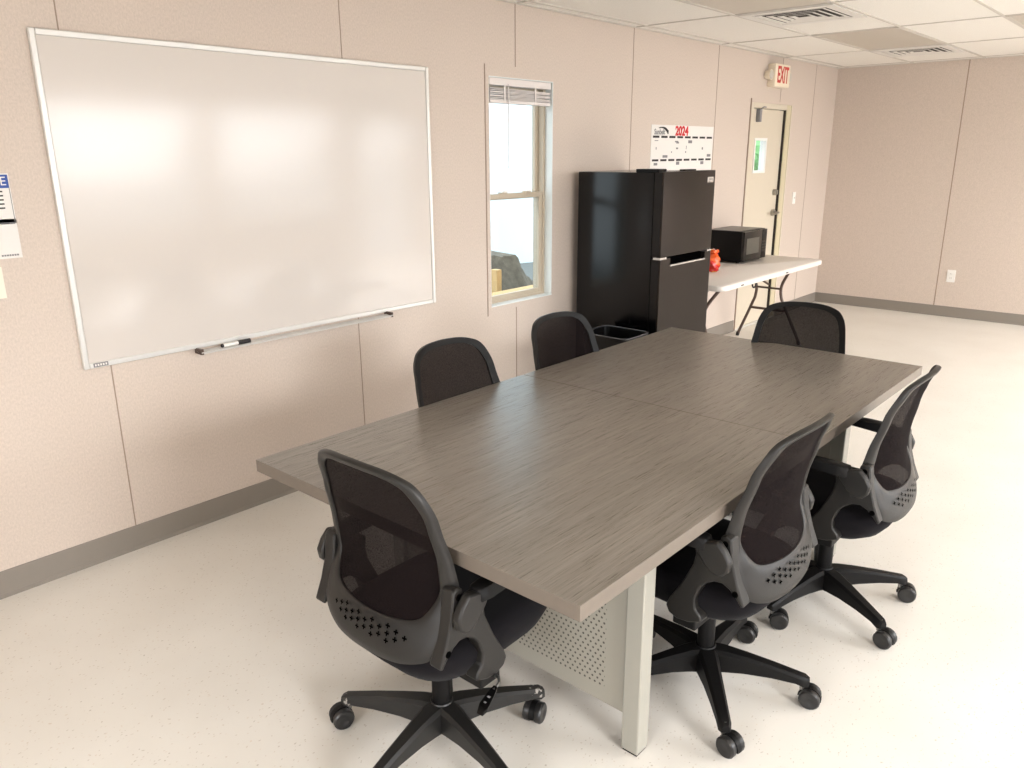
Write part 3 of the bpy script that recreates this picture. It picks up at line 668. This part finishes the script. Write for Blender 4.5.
def make_chair():
    root = thing('task_chair', 'x', 'chair', group='black mesh back task chairs around the conference table')
    # star base
    b = MB(); ba = bpy.data.objects
    b.tube([(0, 0, .062), (0, 0, .075), (0, 0, .125), (0, 0, .140)], [.034, .042, .038, .030], M['black'], n=20)
    for k in range(5):
        a = 2*PI*k/5; c, s = math.cos(a), math.sin(a); px_, py_ = -s, c
        rings = []
        for r, w, zt, zb in ((.02, .034, .136, .062), (.06, .031, .136, .070), (.12, .026, .129, .076), (.20, .022, .116, .078), (.27, .019, .102, .074), (.295, .018, .097, .066), (.308, .012, .089, .068)):
            rings.append([(c*r+px_*w*u, s*r+py_*w*u, z) for u, z in ((-1, zb), (-.95, zt-.008), (-.6, zt), (.6, zt), (.95, zt-.008), (1, zb))])
        b.loft(rings, M['black'])
    base = b.build('star_base', root, smooth=35)
    b = MB()
    b.cyl((0, 0, .045), (0, 0, .085), .008, M['metal'], n=10)
    hood = [(.030*math.cos(t), .030*math.sin(t)) for t in [PI*(-.05)+PI*1.0*q/10 for q in range(11)]]
    b.prism([(.021+y*.98, .0265+z) for y, z in hood]+[(-.010, .0265)], 'x', -.007, .007, M['black'])
    b.cyl((-.010, .021, .0285), (.010, .021, .0285), .012, M['black'], n=12)
    for sx in (-1, 1):
        prof = [(.006, .0255), (.010, .0275), (.021, .0275), (.025, .024), (.0255, .012), (.024, .009)]
        rings = [[(sx*x, .021+r*math.cos(t), .0280+r*math.sin(t)) for t in [2*PI*q/18 for q in range(18)]] for x, r in prof]
        b.loft(rings, M['wheel'])
    cz = b.build('caster', base, smooth=35)
    cast = [cz]
    cz.scale = (1.12, 1.12, 1.12)
    for k in range(4): c = cz.copy(); C.objects.link(c); c.parent = base; cast.append(c)
    for k, c in enumerate(cast):
        a = 2*PI*k/5; c.location = (math.cos(a)*.290, math.sin(a)*.290, 0); c.rotation_euler = (0, 0, a+.6+k*1.3)
    b = MB(); b.cyl((0, 0, .135), (0, 0, .25), .026, M['black'], n=18); b.cyl((0, 0, .25), (0, 0, .345), .020, M['black'], n=18); b.build('gas_cylinder', root, smooth=40)
    b = MB(); b.box((-.075, -.10, .315), (.075, .10, .345), M['black'], bev=.01); b.build('tilt_mechanism', root, smooth=40)
    # height lever with paddle on the right
    b = MB(); b.tube([(.06, -.02, .345), (.20, -.03, .338), (.248, -.036, .350), (.262, -.050, .350), (.266, -.075, .345)], .004, M['metal'], n=8); lv = b.build('height_lever', root, smooth=50)
    b = MB()
    rings = [[(.266+sx_*w, -.070-.055*t+sy_*.25*.008, .347-.036*t+sy_*.005) for sx_, sy_ in ((-1, -1), (1, -1), (1, 1), (-1, 1))] for t, w in ((0, .006), (.3, .010), (.8, .014), (1.0, .009))]
    b.loft(rings, M['mwb']); pd = b.build('lever_paddle', lv, smooth=40)
    b = MB(); b.box((.262, -.096, .3358), (.270, -.091, .3372), M['greyink']); b.box((.263, -.109, .3285), (.269, -.105, .3298), M['greyink']); b.build('paddle_symbol', lv)
    # seat
    def se(hx, hy, z, n=36, p=3.9, yo=0, dz=0):
        out = []
        for q in range(n):
            t = 2*PI*q/n; c, s = math.cos(t), math.sin(t); x = hx*math.copysign(abs(c)**(2/p), c); y = hy*math.copysign(abs(s)**(2/p), s)
            zz = z - (.022*max(0, (y-.10)/.13)**2 if y > .10 and z > .40 else 0) + dz*(abs(x)/hx)**2
            out.append((x, y+yo, zz))
        return out
    so = .034
    b = MB(); b.loft([se(.12, .13, .338, yo=so), se(.175, .19, .346, yo=so), se(.206, .228, .368, yo=so, dz=.006), se(.219, .252, .398, yo=so, dz=.008), se(.222, .258, .425, yo=so, dz=.008), se(.212, .240, .452, yo=so, dz=.008), se(.185, .21, .463, yo=so, dz=.006), se(.10, .11, .462, yo=so), se(.02, .02, .460, yo=so)], M['seat'])
    b.build('seat', root, smooth=80)
    # back frame
    b = MB(); n = len(OF); K = 8; bm = b.bm
    prof = [0, .10, .22, .38, .55, .72, .86, .95, 1]
    bumpb = [.001, .007, .010, .010, .009, .008, .006, .003, .0]
    fg, bg = [], []
    for i in range(n):
        fr_, bk_ = [], []
        for s_, bp_ in zip(prof, bumpb):
            x = OF[i][0]*(1-s_)+IF[i][0]*s_; z = OF[i][1]*(1-s_)+IF[i][1]*s_
            y = By(x, z); fr_.append(bm.verts.new((x, y+.004, z))); bk_.append(bm.verts.new((x, y-bp_-.003, z)))
        fg.append(fr_); bg.append(bk_)
    fs = []; ff = []
    for i in range(n):
        j = (i+1) % n
        for k in range(K):
            ff.append(bm.faces.new((fg[i][k], fg[j][k], fg[j][k+1], fg[i][k+1]))); fs.append(bm.faces.new((bg[i][k], bg[i][k+1], bg[j][k+1], bg[j][k])))
        fs.append(bm.faces.new((fg[i][0], bg[i][0], bg[j][0], fg[j][0]))); fs.append(bm.faces.new((fg[i][K], fg[j][K], bg[j][K], bg[i][K])))
    b._set(fs, M['frame']); b._set(ff, M['black'])
    # plus shaped ventilation holes in the lumbar plate (black recesses)
    def backy(x, z):
        # approximate back face: base surface plus mid bump
        return By(x, z)-.0132
    for i in range(-5, 6):
        rows = {0: (-.5, .5), 5: (0,)}.get(abs(i), (-1, 0, 1) if abs(i) % 2 else (-.5, .5))
        for r in rows:
            x = i*.0255; z = .501+.25*x*x-.0185*r
            a_, w_ = .0066, .0019
            for dx, dz_ in ((a_, w_), (w_, a_)):
                v = [bm.verts.new((x+u*dx, backy(x+u*dx, z+w*dz_)-.0006, z+w*dz_)) for u, w in ((-1, -1), (1, -1), (1, 1), (-1, 1))]
                f = bm.faces.new(v); b._set([f], M['groove'])
    b.build('back_frame', root, smooth=45, recalc=False)
    me = root.children[-1].data
    # mesh panel
    b = MB(); bm = b.bm; c0 = bm.verts.new((0, By(0, .75)+.0, .75)); R = []
    L = 6
    for k in range(1, L+1):
        s_ = k/L; R.append([bm.verts.new((IF[i][0]*s_*1.03, By(IF[i][0]*s_, .75+(IF[i][1]-.75)*s_)-.001, .75+(IF[i][1]-.75)*s_*1.03)) for i in range(n)])
    fs = [bm.faces.new((c0, R[0][i], R[0][(i+1) % n])) for i in range(n)]
    for k in range(L-1):
        for i in range(n):
            j = (i+1) % n; fs.append(bm.faces.new((R[k][i], R[k+1][i], R[k+1][j], R[k][j])))
    b._set(fs, M['meshf']); b.build('mesh_panel', root, smooth=80)
    # arms
    for sx in (-1, 1):
        x0, x1 = sx*.198, sx*.237
        poly = [(-.222,.468),(-.200,.52),(-.183,.575),(-.174,.645),(-.158,.652),(-.143,.644),(-.140,.625),(-.148,.590),(-.156,.562),(-.146,.545),(-.128,.540),(-.122,.560),(-.108,.600),(-.070,.604),(-.074,.570),(-.068,.536),(-.037,.468),(-.002,.408),(.008,.382),(-.003,.362),(-.03,.352),(-.067,.356),(-.105,.372),(-.100,.388),(-.083,.405),(-.080,.435),(-.092,.470),(-.110,.493),(-.132,.508),(-.157,.512),(-.178,.502),(-.198,.482),(-.215,.462)]
        b = MB(); b.prism(poly, 'x', x0, x1, M['frame'])
        br = b.build('arm_bracket', root, bevel=.005)
        b = MB(); b.box((min(sx*.10, x1-sx*.004), -.085, .334), (max(sx*.10, x1-sx*.004), -.015, .362), M['black'], bev=.004); b.build('bracket_foot', br)
        for (y, z) in ((-.158, .628), (-.196, .497)):
            b = MB(); b.cyl((x1-sx*.001, y, z), (x1+sx*.0012, y, z), .0085, M['groove'], n=14); b.build('bolt_recess', br)
        b = MB(); b.prism([(-.160, .60), (-.118, .60), (-.112, .565), (-.135, .535), (-.160, .548)], 'x', x0+sx*.002, x1-sx*.008, M['black']); b.build('hinge_barrel', br)
        b = MB(); rings = []
        for y, w, zt, zb in ((-.120, .014, .632, .612), (-.112, .022, .640, .603), (-.08, .026, .642, .603), (-.03, .028, .643, .608), (.03, .028, .643, .613), (.09, .027, .641, .614), (.125, .021, .637, .615), (.135, .012, .633, .619)):
            cx_ = sx*.248; rings.append([(cx_-w, y, zb+.004), (cx_-w*.85, y, zt-.003), (cx_-w*.5, y, zt), (cx_+w*.5, y, zt), (cx_+w*.85, y, zt-.003), (cx_+w, y, zb+.004), (cx_+w*.6, y, zb), (cx_-w*.6, y, zb)])
        b.loft(rings, M['black']); ar = b.build('armrest', root, smooth=50)
        b = MB(); td = [(-.150, .640), (-.125, .634), (-.085, .622), (-.092, .595), (-.115, .565), (-.140, .546), (-.165, .545), (-.182, .562), (-.187, .590), (-.172, .617)]
        b.prism(td, 'x', sx*.241, sx*.266, M['frame']); b.build('hinge_cover', ar, bevel=.006)
    return root

proto = make_chair()
GR = 'black mesh back task chairs around the conference table'
def place(i, x, y, face, basea, label, z=0):
    o = proto if i == 0 else copy_tree(proto)
    o.location = (x, y, 0); rz = math.radians(face-90); o.rotation_euler = (0, 0, rz); o['label'] = label; o['group'] = GR
    for ch in o.children:
        if ch.name.startswith('star_base'):
            ch.rotation_euler = (0, 0, math.radians(basea)-rz)
            for k, w_ in enumerate(sorted(ch.children, key=lambda q: q.name)):
                w_.rotation_euler = (0, 0, math.radians(face+180-90-basea+(12, -18, 22, -10, 16)[k]))
    return o
chairs = [
    (1.743, -1.801, 0.9, 44, 'black task chair at the near short end, scuffed base and hanging lever paddle in view'),
    (2.458, -2.231, 88.3, 3, 'black task chair on the right long side, nearer the camera'),
    (3.173, -2.329, 91.1, 23, 'black task chair on the right long side, farther from the camera'),
    (2.496, -1.321, -90.8, 10, 'black task chair on the whiteboard side, nearer the whiteboard, only its back top shows'),
    (3.159, -1.319, -92.9, 30, 'black task chair on the whiteboard side, next to the wastebasket and refrigerator'),
    (3.857, -1.849, 189.6, 20, 'black task chair at the far short end in front of the folding table'),
]
CH = [place(i, *c) for i, c in enumerate(chairs)]
for ch, a_, dz_ in zip(CH, (-.026, .016, -.004, .028, .016, .012), (.004, .001, -.002, -.012, -.012, -.010)):      # each back leans a touch differently
    pv = Vector((0, -.2, .45)); Rm = Matrix.Rotation(a_, 3, 'X')
    for q in ch.children:
        if q.name.startswith(('back_frame', 'mesh_panel')): q.rotation_euler = (a_, 0, 0); q.location = pv-Rm @ pv+Vector((0, 0, dz_))
for ch in CH[0].children:
    if ch.name.startswith('star_base'):
        me = ch.data.copy(); ch.data = me; me.materials[0] = M['scuff']

# ------------------------------------------------------------------ light
def area(name, loc, rot, sx, sy, power, col=(1, .97, .92)):
    l = bpy.data.lights.new(name, 'AREA'); l.shape = 'RECTANGLE'; l.size = sx; l.size_y = sy; l.energy = power; l.color = col
    o = bpy.data.objects.new(name, l); C.objects.link(o); o.location = loc; o.rotation_euler = rot; return o
TILT = math.radians(52)
def win_light(x, y, z, rz, sx, sy, p):
    # daylight at each right-wall window plus the added near-wall fill, mostly downwards
    o = area('window_daylight', (x, y, z), (PI/2-TILT, 0, rz), sx, sy, p, (.985, .985, 1)); o.data.spread = math.radians(125); return o
for k, (a, c, z0, z1) in enumerate(back_holes):
    win_light((a+c)/2, Y0-.45, (z0+z1)/2+.25, 0, c-a, z1-z0, (c-a)*(z1-z0)*(86, 41, 42, 72)[k])
win_light(X0-.40, -3.3, 1.72, -PI/2, 2.6, 1.25, 2.6*1.25*27)  # fill lamp at an unseen window, added to even out the light
w = bpy.data.worlds.new('sky'); w.use_nodes = True; bpy.context.scene.world = w
bg = w.node_tree.nodes['Background']; bg.inputs[0].default_value = (.88, .955, 1, 1); bg.inputs[1].default_value = 3.3

# window mullions of the off-camera windows
for k, (a, c, z0, z1) in enumerate(back_holes):
    b = MB(); rect_ring(b, a, c, z0, z1, .04, Y0-.08, Y0-.02, M['tanalu']); struct(b.build('window_%d' % (k+2)))

# ------------------------------------------------------------------ camera
cam = bpy.data.cameras.new('camera'); co = bpy.data.objects.new('camera', cam); C.objects.link(co)
fwd = Vector((0.7178, 0.6360, -0.2834)).normalized(); rgt = Vector((0.6619, -0.7496, -0.0059)).normalized(); up = rgt.cross(fwd).normalized(); rgt = fwd.cross(up)
R = Matrix((rgt, up, -fwd)).transposed().to_4x4(); co.matrix_world = Matrix.Translation((.4957, -3.1757, 1.5982)) @ R
cam.sensor_width = 36; cam.sensor_fit = 'HORIZONTAL'; cam.lens = 782.618/1024*36; cam.clip_start = .05
bpy.context.scene.camera = co
vs = bpy.context.scene.view_settings; vs.view_transform = 'Standard'; vs.look = 'None'; vs.gamma = 1; vs.use_curve_mapping = False; vs.exposure = .07
